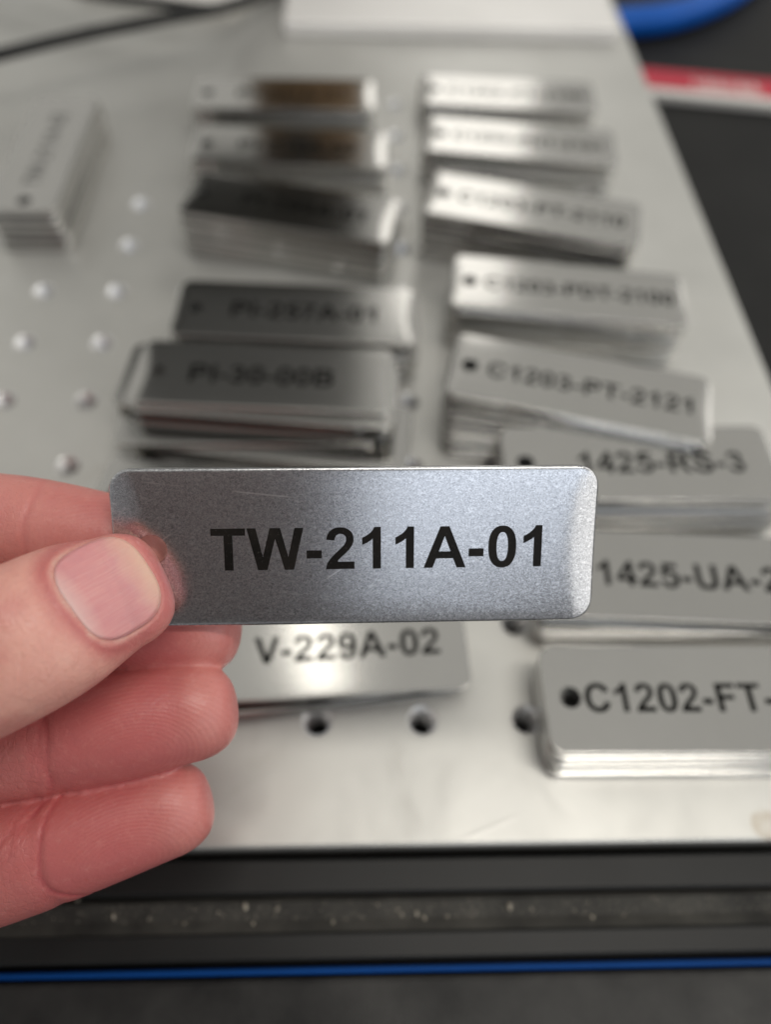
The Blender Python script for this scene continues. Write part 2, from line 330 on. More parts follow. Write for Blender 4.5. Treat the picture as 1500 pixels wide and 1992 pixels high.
glyph('V', 667, 'M 255 0 L -1 716 L 156 716 L 337 186 L 512 716 L 666 716 L 410 0')
def path_pts(p):
    if not isinstance(p, str): return p
    t = p.split(); i = 0; out = []
    while i < len(t):
        c = t[i]; i += 1
        if c in 'ML':
            out.append((float(t[i]), float(t[i + 1]))); i += 2
        else:
            q = [float(k) for k in t[i:i + 6]]; i += 6; p0 = out[-1]
            for k in range(1, 6):
                s = k / 5; r = 1 - s
                out.append((r**3 * p0[0] + 3*r*r*s*q[0] + 3*r*s*s*q[2] + s**3*q[4], r**3 * p0[1] + 3*r*r*s*q[1] + 3*r*s*s*q[3] + s**3*q[5]))
    return out
def text_mesh(text, em, width=None):
    """flat lettering, origin at its left baseline, em in millimetres, optional fitted width"""
    total = sum(G[c][0] for c in text) / 1000 * em
    sx = 1.0 if width is None else width / total
    cu = bpy.data.curves.new('letters', 'CURVE'); cu.dimensions = '2D'; cu.fill_mode = 'BOTH'
    x = 0
    for ch in text:
        w, paths = G[ch]
        for p in paths:
            pts = path_pts(p); cl = []
            for q in pts:
                if not cl or (abs(q[0] - cl[-1][0]) + abs(q[1] - cl[-1][1])) > 1: cl.append(q)
            sp = cu.splines.new('POLY'); sp.points.add(len(cl) - 1); sp.use_cyclic_u = True
            for k, (a, b_) in enumerate(cl):
                sp.points[k].co = ((x + a / 1000 * em) * sx, b_ / 1000 * em, 0, 1)
        x += w / 1000 * em
    ob = bpy.data.objects.new('letters', cu); COL.objects.link(ob)
    dg = bpy.context.evaluated_depsgraph_get()
    me = bpy.data.meshes.new_from_object(ob.evaluated_get(dg))
    bpy.data.objects.remove(ob); bpy.data.curves.remove(cu)
    me.name = 'lettering'
    for v in me.vertices: v.co *= MM
    return me
def lettering(parent, text, x, y, em, z, mat_, width=None):
    me = text_mesh(text, em, width); me.materials.clear(); me.materials.append(mat_)
    o = bpy.data.objects.new('lettering', me); COL.objects.link(o); o.parent = parent
    o.location = (x * MM, y * MM, z * MM)
    return o

# ------------------------------------------------------------------ the metal tag mesh
TL, TW, TT = 76.2, 25.4, 1.1
def rr_outline(inset, r, n=8):
    hx, hy = TL / 2 - inset, TW / 2 - inset; r = max(0.3, r - inset); out = []
    for (sx, sy, a0) in ((1, 1, 0), (-1, 1, 90), (-1, -1, 180), (1, -1, 270)):
        for k in range(n + 1):
            a = math.radians(a0 + 90 * k / n)
            out.append((sx * (hx - r) + r * math.cos(a), sy * (hy - r) + r * math.sin(a)))
    return out
def make_tag_mesh(name, curl, curl_len=6.0, bow=0.0, edge=0.0, r=3.6, pw=1.6, TT=1.1, rnd=1.0):
    bm = bmesh.new()
    ins = ((0.0, -0.34 * rnd), (0.06 * rnd, -0.16 * rnd), (0.2 * rnd, -0.04 * rnd), (0.45 * rnd, 0.0))
    loops = [[bm.verts.new((x, y, z)) for x, y in rr_outline(i, r)] for i, z in ins]
    def circ(rad, z): return [bm.verts.new((-TL / 2 + 6.0 + rad * math.cos(2 * math.pi * k / 24), rad * math.sin(2 * math.pi * k / 24), z)) for k in range(24)]
    hl = [circ(2.35, -0.12), circ(2.5, 0.0)]
    def strip(a, b):
        n = len(a)
        for k in range(n): bm.faces.new((a[k], a[(k + 1) % n], b[(k + 1) % n], b[k]))
    for a, b in zip(loops, loops[1:]): strip(a, b)
    strip(hl[0], hl[1])
    bm.edges.ensure_lookup_table()
    es = []
    for lp in (loops[-1], hl[-1]):
        for k in range(len(lp)): es.append(bm.edges.get((lp[k], lp[(k + 1) % len(lp)])))
    bmesh.ops.triangle_fill(bm, use_beauty=True, use_dissolve=False, edges=es)
    for x in [s * v for s in (1, -1) for v in (37, 36, 35, 34, 33, 32, 31, 29, 25, 20, 14, 7)] + [0]:
        bmesh.ops.bisect_plane(bm, geom=bm.verts[:] + bm.edges[:] + bm.faces[:], plane_co=(x, 0, 0), plane_no=(1, 0, 0))
    for y in (-12, -11, -8, -4, 0, 4, 8, 11, 12):
        bmesh.ops.bisect_plane(bm, geom=bm.verts[:] + bm.edges[:] + bm.faces[:], plane_co=(0, y, 0), plane_no=(0, 1, 0))
    # sides and underside
    bot = [bm.verts.new((v.co.x, v.co.y, -TT)) for v in loops[0]]
    strip_b = loops[0]
    n = len(bot)
    allb = []
    # boundary of the outline after the cuts
    bm.edges.ensure_lookup_table()
    for v in bot: bm.verts.remove(v)
    bound = [e for e in bm.edges if e.is_boundary]
    ext = bmesh.ops.extrude_edge_only(bm, edges=bound)
    nv = [g for g in ext['geom'] if isinstance(g, bmesh.types.BMVert)]
    for v in nv: v.co.z = -TT
    be = [e for e in bm.edges if e.is_boundary]
    bmesh.ops.triangle_fill(bm, use_beauty=True, use_dissolve=False, edges=be)
    for v in bm.verts:
        ax = abs(v.co.x)
        # the curl of the ends reaches furthest in at mid height
        start = TL / 2 - curl_len + 2.2 * (abs(v.co.y) / (TW / 2)) ** 2
        if ax > start and curl: v.co.z -= curl * ((ax - start) / curl_len) ** pw * (1.0 if v.co.x > 0 else 0.6)
        if bow: v.co.z -= bow * (v.co.x / (TL / 2)) ** 2
        if edge:
            ay = abs(v.co.y); st = TW / 2 - 2.2
            if ay > st: v.co.z -= edge * ((ay - st) / 2.2) ** 2
    for v in bm.verts: v.co *= MM
    bmesh.ops.recalc_face_normals(bm, faces=bm.faces[:])
    for f in bm.faces:
        c_ = f.calc_center_median() / MM
        if math.hypot(c_.x + TL / 2 - 6.0, c_.y) < 2.49 and abs(f.normal.z) < 0.95: f.material_index = 1
    me = bpy.data.meshes.new(name)
    for f in bm.faces: f.smooth = True
    for e in bm.edges:
        if len(e.link_faces) == 2 and e.calc_face_angle(0) > math.radians(35): e.smooth = False
    bm.to_mesh(me); bm.free()
    return me
ME_HELD = make_tag_mesh('tag_curled', 0.95, 5.6, 0.0, 0.14, pw=1.35)
TS = 1.35                                 # thickness of the loose tags
ME_A = make_tag_mesh('tag_plate', 0.55, 4.5, 0.0, 0.05, pw=1.4, TT=TS, rnd=0.6)
ME_B = make_tag_mesh('tag_plate_flat', 0.10, 4.0, 0.0, 0.03, TT=TS, rnd=0.5)
for me in (ME_A, ME_B): me.materials.append(M_TAG); me.materials.append(M_HOLE_SHADE)
ME_HELD.materials.append(M_HELD); ME_HELD.materials.append(M_HELD)

# ------------------------------------------------------------------ platen with its holes
HOLE_R = 3.4
holes = set()
for r_ in range(-3, 6):
    for c_ in range(-1, 10): holes.add((c_, r_))
for r_ in range(6, 9):
    for c_ in range(3, 9): holes.add((c_, r_))
for r_ in range(-3, 9): holes.discard((9, r_)); 
PX0, PX1, PY0, PY1 = -6.5 * S, 9.76 * S, -4.09 * S, 17.5 * S
def build_plate():
    bm = bmesh.new()
    V = {}
    def v(x, y, z=0.0):
        k = (round(x, 3), round(y, 3), round(z, 3))
        if k not in V: V[k] = bm.verts.new((x * MM, y * MM, z * MM))
        return V[k]
    B = 0.8
    xs = [PX0 + B] + [(c_ - 0.5) * S for c_ in range(-6, 11)] ; xs = [x for x in xs if x < PX1 - B - 1] + [PX1 - B]
    xs = sorted(set(round(x, 3) for x in xs))
    ys = [PY0 + B] + [(r_ - 0.5) * S for r_ in range(-2, 18)] + [PY1 - B]
    ys = sorted(set(round(y, 3) for y in ys))
    SEG = 24
    for i in range(len(xs) - 1):
        for j in range(len(ys) - 1):
            x0, x1, y0, y1 = xs[i], xs[i + 1], ys[j], ys[j + 1]
            hit = None
            for (c_, r_) in holes:
                if x0 < c_ * S < x1 and y0 < r_ * S < y1: hit = (c_ * S, r_ * S)
            if not hit:
                bm.faces.new((v(x0, y0), v(x1, y0), v(x1, y1), v(x0, y1)))
                continue
            hx, hy = hit
            ring = [(math.cos(2 * math.pi * k / SEG + math.pi / 4), math.sin(2 * math.pi * k / SEG + math.pi / 4)) for k in range(SEG)]
            rim = [v(hx + (HOLE_R + 0.3) * a, hy + (HOLE_R + 0.3) * b) for a, b in ring]
            low = [v(hx + HOLE_R * a, hy + HOLE_R * b, -0.3) for a, b in ring]
            wall = [low]
            for q_ in range(1, 18):
                rr_ = HOLE_R - (0.5 if q_ % 2 else 0.0)
                wall.append([v(hx + rr_ * a, hy + rr_ * b, -0.3 - 0.62 * q_) for a, b in ring])
            deep = wall[-1]
            corners = [v(x1, y1), v(x0, y1), v(x0, y0), v(x1, y0)]
            q = SEG // 4
            for s in range(4):
                seg = [rim[(s * q + k) % SEG] for k in range(q + 1)]
                bm.faces.new([corners[s]] + [corners[(s + 1) % 4]] + seg[::-1])
            for k in range(SEG):
                k2 = (k + 1) % SEG
                f = bm.faces.new((rim[k], rim[k2], low[k2], low[k])); f.material_index = 2; f.smooth = True
                for wa, wb in zip(wall, wall[1:]):
                    f = bm.faces.new((wa[k], wa[k2], wb[k2], wb[k])); f.material_index = 2; f.smooth = False
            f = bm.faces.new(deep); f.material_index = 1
    # bevelled border, sides
    def edge_run(a, b, out):
        # a,b along edge; out = outward direction
        ox, oy = out
        p = [(a, b)]
    bx = [(xs[0], xs[-1], ys[0], ys[-1], 0.0), (PX0 + 0.25, PX1 - 0.25, PY0 + 0.25, PY1 - 0.25, -0.2), (PX0, PX1, PY0, PY1, -0.8), (PX0, PX1, PY0, PY1, -12.5)]
    def ringpts(t):
        x0, x1, y0, y1, z = t
        return [v(x0, y0, z), v(x1, y0, z), v(x1, y1, z), v(x0, y1, z)]
    # top sheet border must follow its grid vertices
    top = [v(x, ys[0]) for x in xs] + [v(xs[-1], y) for y in ys[1:]] + [v(x, ys[-1]) for x in reversed(xs[:-1])] + [v(xs[0], y) for y in reversed(ys[1:-1])]
    def follow(vv, t):
        x0, x1, y0, y1, z = t
        X, Y = vv.co.x / MM, vv.co.y / MM
        X = x0 if abs(X - xs[0]) < 1e-3 else x1 if abs(X - xs[-1]) < 1e-3 else X
        Y = y0 if abs(Y - ys[0]) < 1e-3 else y1 if abs(Y - ys[-1]) < 1e-3 else Y
        return v(X, Y, z)
    rows = [top] + [[follow(vv, t) for vv in top] for t in bx[1:]]
    for a, b in zip(rows, rows[1:]):
        n = len(a)
        for k in range(n): bm.faces.new((a[k], b[k], b[(k + 1) % n], a[(k + 1) % n]))
    o = bm_obj('platen', bm, M_PLATE)
    o.data.materials.append(M_HOLE); o.data.materials.append(M_HWALL)
    return o
platen = build_plate()
tag(platen, 'light grey blasted aluminium platen with a grid of round holes', 'platen')

# ------------------------------------------------------------------ bench below and the black rail in front
ZB = -30.0
bench = bm_obj('bench', box_bm(-900, 1300, -700, 1500, ZB - 20, ZB), M_TABLE)
tag(bench, kind='structure')
def extrude_profile(name, prof, x0, x1, m, parent=None):
    """closed (y,z) outline in millimetres run along x"""
    bm = bmesh.new()
    a = [bm.verts.new((x0 * MM, y * MM, z * MM)) for y, z in prof]; b = [bm.verts.new((x1 * MM, y * MM, z * MM)) for y, z in prof]
    n = len(prof)
    for k in range(n): bm.faces.new((a[k], a[(k + 1) % n], b[(k + 1) % n], b[k]))
    bm.faces.new(a); bm.faces.new(b[::-1])
    return bm_obj(name, bm, m, parent)
rail = empty('slotted_rail', (0, 0, ZB * MM))
tag(rail, 'black slotted metal rail running along the front of the platen', 'rail')
def yy(py, h): return ray(750, py, h).y
rz = -2.5
yA, yB_, yC, yD, yE = yy(1668, rz), yy(1737, rz), yy(1750, rz - 3.0), yy(1808, rz - 3.0), yy(1866, rz)
X0, X1 = -420, 560
def lip(name, y_far, y_near):
    b = 0.6
    prof = [(y_far, ZB + 0.5), (y_near, ZB + 0.5), (y_near, rz - b), (y_near + b * 0.3, rz - b * 0.3), (y_near + b, rz), (y_far - b, rz), (y_far - b * 0.3, rz - b * 0.3), (y_far, rz - b)]
    o = extrude_profile(name, [(y, z - ZB) for y, z in prof], X0, X1, M_RAIL, rail)
    return o
lip('rail_lip', yA, yB_)
lip('rail_lip', yD - 0.4, yE)
extrude_profile('slot_floor', [(y, z - ZB) for y, z in [(yB_ - 0.1, ZB + 1), (yD - 0.3, ZB + 1), (yD - 0.3, rz - 1.6), (yD + 2, rz - 3.0), (yC, rz - 3.0), (yC + 0.4, rz - 6), (yB_ - 0.1, rz - 6)]], X0, X1, M_DUSTY, rail)
by0, by1 = yy(1878, -7), yy(1892, -7)
blue = extrude_profile('blue_strip', [(by0, ZB + 0.4), (by1, ZB + 0.4), (by1, -7.6), (by1 + 0.4, -7), (by0 - 0.4, -7), (by0, -7.6)], X0, X1, M_BLUE)
tag(blue, 'thin blue plastic strip between the black rail and the mat', 'strip')
front_mat = bm_obj('bench_mat', box_bm(-900, 1300, -600, by1 - 0.6, ZB + 0.3, -7.5, 1.0), M_MAT)
tag(front_mat, 'worn black textured mat along the bottom edge, before the blue strip', 'mat')
# crumbs of dust lying in the slot
random.seed(21)
def crumb_mesh(k):
    bm = bmesh.new(); bmesh.ops.create_icosphere(bm, subdivisions=2, radius=0.4 * MM)
    for v in bm.verts:
        f = 1 + random.uniform(-0.25, 0.25); v.co = Vector((v.co.x * f * 0.75, v.co.y * f * 1.3, v.co.z * f * 0.7))
    me = bpy.data.meshes.new('crumb'); bm.to_mesh(me); bm.free(); me.materials.append(M_CRUMB); return me
crm = [crumb_mesh(k) for k in range(4)]
spots = [(152, 1748, 1.2), (220, 1783, 1.1), (477, 1763, 1.5), (540, 1768, 1.0), (492, 1799, 1.1), (648, 1796, 1.2), (670, 1798, .7), (992, 1763, 1.5), (1154, 1786, 1.3), (811, 1777, 1.1), (826, 1785, 1.0), (782, 1779, .9), (775, 1768, .7), (871, 1782, .8), (987, 1798, .8), (1118, 1771, .7), (1476, 1796, 1.0), (1294, 1797, .6), (358, 1797, .7), (290, 1787, .6), (425, 1775, .6), (735, 1760, .6), (1035, 1768, .7), (1215, 1780, .6), (1385, 1797, .6)]
spots.sort()
NTH = ['first', 'second', 'third', 'fourth', 'fifth', 'sixth', 'seventh', 'eighth', 'ninth', 'tenth', 'eleventh', 'twelfth', 'thirteenth', 'fourteenth', 'fifteenth', 'sixteenth', 'seventeenth', 'eighteenth', 'nineteenth', 'twentieth', 'twenty-first', 'twenty-second', 'twenty-third', 'twenty-fourth', 'last']
for k, (px, py, s) in enumerate(spots):
    p = ray(px, py, rz - 2.7)
    o = bpy.data.objects.new('crumb', crm[k % 4]); COL.objects.link(o)
    o.location = (p.x * MM, p.y * MM, (rz - 3.0 + 0.2 * s) * MM); o.scale = (s, s, s); o.rotation_euler = (0, 0, random.uniform(-0.5, 0.5))
    tag(o, '%s tan crumb lying in the rail slot, %s from the left' % ('large' if s > 1.05 else 'small', NTH[k]), 'crumb', 'crumbs in the rail slot')
dust = bmesh.new()
for k in range(1400):
    x = random.uniform(-60, 260); y = random.uniform(yD + 0.1, yC - 0.1); s = random.uniform(0.05, 0.16) * MM
    m4 = Matrix.Translation((x * MM, y * MM, (rz - 2.97) * MM)) @ Matrix.Rotation(random.uniform(0, 6), 4, 'Z') @ Matrix.Diagonal((s, s * 1.6, s, 1))
    bmesh.ops.create_cone(dust, cap_ends=True, segments=4, radius1=1, radius2=0.3, depth=1, matrix=m4)
do = bm_obj('dust', dust, M_CRUMB); tag(do, 'fine dust scattered in the rail slot', 'dust', kind='stuff')

# ------------------------------------------------------------------ things at the back and on the right
# bright bar across the top of the platen
pA, pB = ray(552, 72, 0), ray(1196, 72, 0)
bar = bm_obj('bright_bar', box_bm(pA.x, pB.x, pA.y, pA.y + 60, 0.05, 7.0, 1.6, 3), M_BAR)
tag(bar, 'bright white metal bar lying across the far end of the platen', 'bar')
# red and white strip lying on the bench to the right of the platen
hz = ZB + 4.5
r0, r1 = ray(1225, 176, hz), ray(1560, 208, hz)
er = (r1 - r0); er.z = 0; er.normalize(); nr = Vector((-er.y, er.x, 0))
strip = empty('red_strip', (r0.x * MM, r0.y * MM, ZB * MM)); strip.rotation_euler = (0, 0, math.atan2(er.y, er.x))
tag(strip, 'red and white printed strip beside the far right edge of the platen', 'strip')
bm_obj('body', box_bm(-4, 190, 0, 27.0, 0.3, hz - ZB, 0.8), M_WHITE, strip)
bm_obj('red_print', box_bm(0, 188, 6.0, 26.0, hz - ZB + 0.02, hz - ZB + 0.15), M_RED, strip)
# the unreadable pale lettering: a row of narrow upright strokes
bmL = bmesh.new()
random.seed(3)
x = 36.0
for k, (w, gap) in enumerate([(0.9, 1.9), (0.8, 1.3), (0.8, 1.3), (1.6, 0.9), (0.7, 0.9), (0.7, 0.9), (0.7, 0.9), (1.4, 0.9), (0.7, 0.9), (0.7, 0.9), (0.7, 2.4), (1.0, 0.9), (1.7, 1.0), (0.8, 1.2), (0.8, 1.2), (1.6, 1.2), (.8, 1)]):
    box_bm(x, x + w, 8.0, 17.0 if k % 3 else 20.0, hz - ZB + 0.17, hz - ZB + 0.22, bm=bmL); x += w + gap
bm_obj('lettering', bmL, M_WHITE, strip)
# blue hose curving over the bench at the top right
def tube(name, pts, rad, m, seg=20, sub=10):
    P = []
    q = [pts[0]] + pts + [pts[-1]]
    for i in range(1, len(q) - 2):
        for k in range(sub):
            t = k / sub; a, b, c, d = q[i - 1], q[i], q[i + 1], q[i + 2]
            P.append(0.5 * ((2 * b) + (c - a) * t + (2 * a - 5 * b + 4 * c - d) * t * t + (3 * b - a - 3 * c + d) * t ** 3))
    P.append(pts[-1]); V = []; F = []
    for i, p in enumerate(P):
        t = (P[min(i + 1, len(P) - 1)] - P[max(i - 1, 0)]).normalized()
        n = t.cross(zup).normalized(); b = n.cross(t)
        for k in range(seg):
            a = 2 * math.pi * k / seg; V.append(p + n * rad * math.cos(a) + b * rad * math.sin(a))
    for i in range(len(P) - 1):
        for k in range(seg): F.append((i * seg + k, i * seg + (k + 1) % seg, (i + 1) * seg + (k + 1) % seg, (i + 1) * seg + k))
    F.append(tuple(range(seg))[::-1]); F.append(tuple(range((len(P) - 1) * seg, len(P) * seg)))
    return mesh_obj(name, V, F, m)
pb = [ray(215, -20, 6), ray(448, 12, 6)]
ep = (pb[1] - pb[0]); ep.z = 0; ep.normalize(); npp = Vector((-ep.y, ep.x, 0))
bmp = bmesh.new()
qp = [pb[0] - ep * 20, pb[1], pb[1] + npp * 70, pb[0] - ep * 20 + npp * 70]
va = [bmp.verts.new((p.x * MM, p.y * MM, 0.05 * MM)) for p in qp]; vb = [bmp.verts.new((p.x * MM, p.y * MM, 6 * MM)) for p in qp]
bmp.faces.new(va); bmp.faces.new(vb)
for k in range(4): bmp.faces.new((va[k], va[(k + 1) % 4], vb[(k + 1) % 4], vb[k]))
pp_ = bm_obj('pale_panel', bmp, M_WHITE); tag(pp_, 'pale flat panel at the top edge, just behind the black cables', 'panel')
cz_ = 20.0
ca = tube('black_cable', [ray(-420, 220, 4), ray(-150, 142, 14), ray(0, 106, cz_), ray(150, 70, cz_), ray(300, 40, cz_), ray(400, 22, 18), ray(450, 10, 14), ray(520, -14, 6), ray(600, -50, 3.2)], 2.5, M_BLACK, 14)
tag(ca, 'longer black cable arching over the far left corner of the platen', 'cable')
cb = tube('black_cable', [ray(-60, -60, 12), ray(100, -28, 14), ray(210, -6, 15), ray(330, 9, 15), ray(420, 17, 12), ray(470, 8, 9), ray(540, -22, 4), ray(600, -60, 3)], 2.2, M_BLACK, 14)
tag(cb, 'shorter black cable at the top edge, meeting the longer one', 'cable')
hr = 8.0; hzz = ZB + hr + 0.2
hp = [ray(1120, 62, hzz), ray(1200, 46, hzz), ray(1290, 36, hzz), ray(1370, 12, hzz), ray(1440, -25, hzz), ray(1500, -90, hzz), ray(1540, -190, hzz)]
hose = tube('blue_hose', hp, hr, M_HOSE)
tag(hose, 'thick blue hose curving over the dark bench at the top right', 'hose')
# the marking machine behind the platen, above the frame; the left tags mirror it
col_root = empty('marking_machine', (0.060, 0.610, ZB * MM))
tag(col_root, 'black marking machine behind the platen, seen only mirrored in the left tags', 'machine')
bm_obj('column', box_bm(-58, 54, 0, 120, 0.2, 900, 4), M_COLUMN, col_root)
bm_obj('base_foot', box_bm(-100, 100, -10, 160, 0.2, 40, 3), M_COLUMN, col_root)
bm_obj('head', box_bm(-215, 44, -215, -0.5, 322, 640, 6), M_COLUMN, col_root)
bm_obj('brown_panel', box_bm(-57, 53, -6, -0.5, 225, 345, 1), M_WOOD, col_root)
bmk = bmesh.new(); bmesh.ops.create_cone(bmk, cap_ends=True, segments=32, radius1=0.020, radius2=0.018, depth=0.02, matrix=Matrix.Translation((-0.012, -0.0165, 0.29)) @ Matrix.Rotation(math.pi / 2, 4, 'X'))
bm_obj('knob', bmk, M_COLUMN, col_root)
# the phone that takes the picture, mirrored in the held tag
phone = empty('phone', cam.matrix_world @ Vector((0, -0.140, 0.004))); phone.rotation_euler = cam.matrix_world.to_euler()
tag(phone, 'pale grey phone taking the picture, seen only as the dark mirroring in the held tag', 'phone')
bm_obj('body', box_bm(-92, 5, 0, 158, 0, 9, 2.5), M_PHONE, phone)

# ------------------------------------------------------------------ stacks of tags
ORD = ['topmost', 'second', 'third', 'fourth', 'fifth', 'sixth', 'seventh', 'eighth', 'ninth', 'tenth', 'eleventh', 'twelfth', 'thirteenth', 'fourteenth', 'fifteenth', 'sixteenth', 'seventeenth', 'eighteenth', 'nineteenth', 'twentieth']
PITCHZ = TS + 0.24
def stack(cx_, cy_, ang, n, text, where, mesh=None, jit=0.6, jrot=1.2, drift=(0, 0), em=9.2, x=11.5, width=None, topmesh=None, lean=0.0, special=None, base=0.0, toplabel=None, ink=None):
    """a pile of n tags; centre of the top one in hole pitches, angle in degrees"""
    rnd = random.Random(hash_name(where))
    for i in range(n):                       # i = 0 is the lowest
        k = n - 1 - i                        # 0 = topmost
        me = (topmesh or mesh or ME_A) if k == 0 else (ME_A if rnd.random() < 0.6 else ME_B) if mesh is None else mesh
        o = bpy.data.objects.new('metal_tag', me); COL.objects.link(o)
        dx = drift[0] * k + (rnd.uniform(-jit, jit) if k else 0); dy = drift[1] * k + (rnd.uniform(-jit, jit) if k else 0)
        a = ang + (rnd.uniform(-jrot, jrot) if k else 0)
        if special and k in special:
            sx, sy, sa = special[k]; dx += sx; dy += sy; a += sa
        o.location = ((cx_ * S + dx) * MM, (cy_ * S + dy) * MM, (base + 0.65 + TS + i * PITCHZ + rnd.uniform(-0.1, 0.1)) * MM)
        o.rotation_euler = (0, 0, math.radians(a))
        if k == 0:
            tag(o, toplabel or 'steel tag marked %s on top of the %s' % (text, where), 'tag', 'loose metal tags')
            if text:
                lettering(o, text, -TL / 2 + x, -em * 0.36, em, 0.03, ink or M_INK2, width)
        else:
            tag(o, 'steel tag, %s from the top in the %s' % (ORD[k], where), 'tag', 'loose metal tags')
def hash_name(s): return sum((i + 1) * ord(c) for i, c in enumerate(s))

# left column, far to near
stack(3.12, 7.30, 0.5, 8, 'PI-201A-01', 'farthest pile on the left', toplabel='tag mirroring brown and black, on top of the farthest pile on the left', jit=0.8, x=18)
stack(3.30, 5.66, -2.0, 9, 'PI-210A-02', 'second-farthest pile on the left', toplabel='tag mirroring brown, on top of the second-farthest pile on the left', jit=0.8, x=18)
stack(3.42, 3.98, -12.5, 11, 'PI-299A-01', 'slanting third pile on the left', toplabel='dark slanting tag on top of the third pile on the left', jit=0.7, x=20)
stack(3.60, 1.92, -2.8, 10, 'PI-257A-01', 'PI-257A pile', toplabel='dark steel tag marked PI-257A on top of its pile', x=17, em=9.4, jit=1.2)
stack(3.30, 0.84, -2.7, 10, 'PI-30-00B', 'PI-30-00B pile', x=15, em=9.6, jit=2.6, jrot=5.0, drift=(0.0, -1.0), special={3: (-6, 2, -1), 6: (4, -3, -9), 8: (2, -3, 5), 5: (-7, -1, 1), 9: (-3, -4, -3), 10: (4, -3, -6)})
stack(3.02, -0.80, -9.0, 5, '', 'pile hidden behind the held tag', toplabel='steel tag on top of the pile mostly hidden by the held tag', jit=1.5, jrot=3.0)
stack(3.95, -2.36, 3.2, 4, 'V-229A-02', 'low pile below the held tag', x=23.8, em=9.5, jit=1.2, jrot=2.0, topmesh=ME_B, toplabel='olive-grey tag reading V-229A-02, just below the held tag', special={2: (-2, -1.5, 4), 3: (-3, -2, 5), 4: (-3, -2, 4)})
# right column, far to near
stack(6.94, 7.72, -3.5, 6, 'C1202-PT-2100', 'farthest pile on the right', toplabel='bright blurred tag on top of the farthest pile on the right', x=11, em=8.2, width=61, jit=0.8)
stack(6.90, 5.92, -7.0, 9, 'C1203-PDT-2101', 'second-farthest pile on the right', toplabel='bright blurred tag on top of the second-farthest pile on the right', x=11, em=8.2, width=61, jit=0.9)
stack(6.80, 3.92, -14.0, 12, 'C1203-PT-2110', 'slanting third pile on the right', toplabel='slanting blurred tag on top of the third pile on the right', x=11, em=8.2, width=60, jit=0.9)
stack(7.06, 2.30, -7.0, 11, 'C1203-PDT-2100', 'C1203-PDT-2100 pile', x=10.5, em=8.2, width=62, jit=1.0)
stack(6.90, 0.60, -14.0, 12, 'C1203-PT-2121', 'C1203-PT-2121 pile', x=11, em=8.2, width=61, jit=0.9, jrot=1.5, special={k: (0.4, -0.25 * k, 0.75 * k) for k in range(2, 15)})
stack(7.45, -0.40, 0.6, 10, '1425-RS-3', '1425-RS-3 pile', x=20, em=9.8, topmesh=ME_B, jit=0.5, special={k: (1.0, -2.4, -0.6) for k in range(4, 13)})
stack(7.62, -1.72, -3.0, 8, '1425-UA-2', '1425-UA-2 pile', x=16, em=9.8, topmesh=ME_B, jit=0.4, special={k: (0.3, -1.2, 2.6) for k in range(3, 11)})
stack(7.57, -2.96, -0.4, 8, 'C1202-FT-21', 'C1202-FT pile at the lower right', toplabel='steel tag marked C1202-FT on top of the lower right pile', x=8.8, em=9.3, topmesh=ME_B, drift=(0.1, -0.34), jit=0.3, jrot=0.5)
# the lone pile at the far left, its tags pointing away from the viewer
stack(-0.34, 5.46, 90.0, 9, 'TW-211A-02', 'lone pile at the far left', ink=M_INK3, toplabel='pale tag pointing away on top of the lone pile at the far left', x=15, em=8.6, jit=0.9, jrot=1.0, topmesh=ME_B, drift=(0.2, -0.35))

# ------------------------------------------------------------------ the tag held in the hand
HZ_L, HZ_R = 110.4, 113.9
pTL, pTR, pBL, pBR = at(219, 912, HZ_L - 2.6), at(1160, 903, HZ_R - 2.6), at(219, 1223, HZ_L + 2.6), at(1160, 1209, HZ_R + 2.6)
ctr = (pTL + pTR + pBL + pBR) / 4
xa = ((pTR + pBR) - (pTL + pBL)).normalized(); ya = ((pTL + pTR) - (pBL + pBR)); ya = (ya - xa * ya.dot(xa)).normalized(); na = xa.cross(ya)
held = bpy.data.objects.new('held_tag', ME_HELD); COL.objects.link(held)
held.matrix_world = Matrix.Translation(ctr * MM) @ Matrix((xa, ya, na)).transposed().to_4x4()
tag(held, 'satin steel tag marked TW-211A-01 held between thumb and fingers', 'tag')
lettering(held, 'TW-211A-01', -TL / 2 + 15.0, -3.45, 9.40, 0.03, M_INK)

# ------------------------------------------------------------------ the hand
CT = CM.to_3x3()
NCAM = CT @ Vector((0, 0, 1))        # towards the viewer
def spline(ctrl, step=0.7):
    """ctrl: (px, py, depth, ra, rb) -> dense list of (point, ra, rb)"""
    pts = [(at(a, b, c), ra, rb) for a, b, c, ra, rb in ctrl]
    out = []
    q = [pts[0]] + pts + [pts[-1]]
    for i in range(1, len(q) - 2):
        L = (q[i + 1][0] - q[i][0]).length; n = max(2, int(L / step))
        for k in range(n):
            t = k / n
            def cr(a, b, c, d): return 0.5 * ((2 * b) + (c - a) * t + (2 * a - 5 * b + 4 * c - d) * t * t + (3 * b - a - 3 * c + d) * t ** 3)
            out.append((cr(q[i-1][0], q[i][0], q[i+1][0], q[i+2][0]), cr(q[i-1][1], q[i][1], q[i+1][1], q[i+2][1]), cr(q[i-1][2], q[i][2], q[i+1][2], q[i+2][2])))
    out.append(pts[-1])
    return out
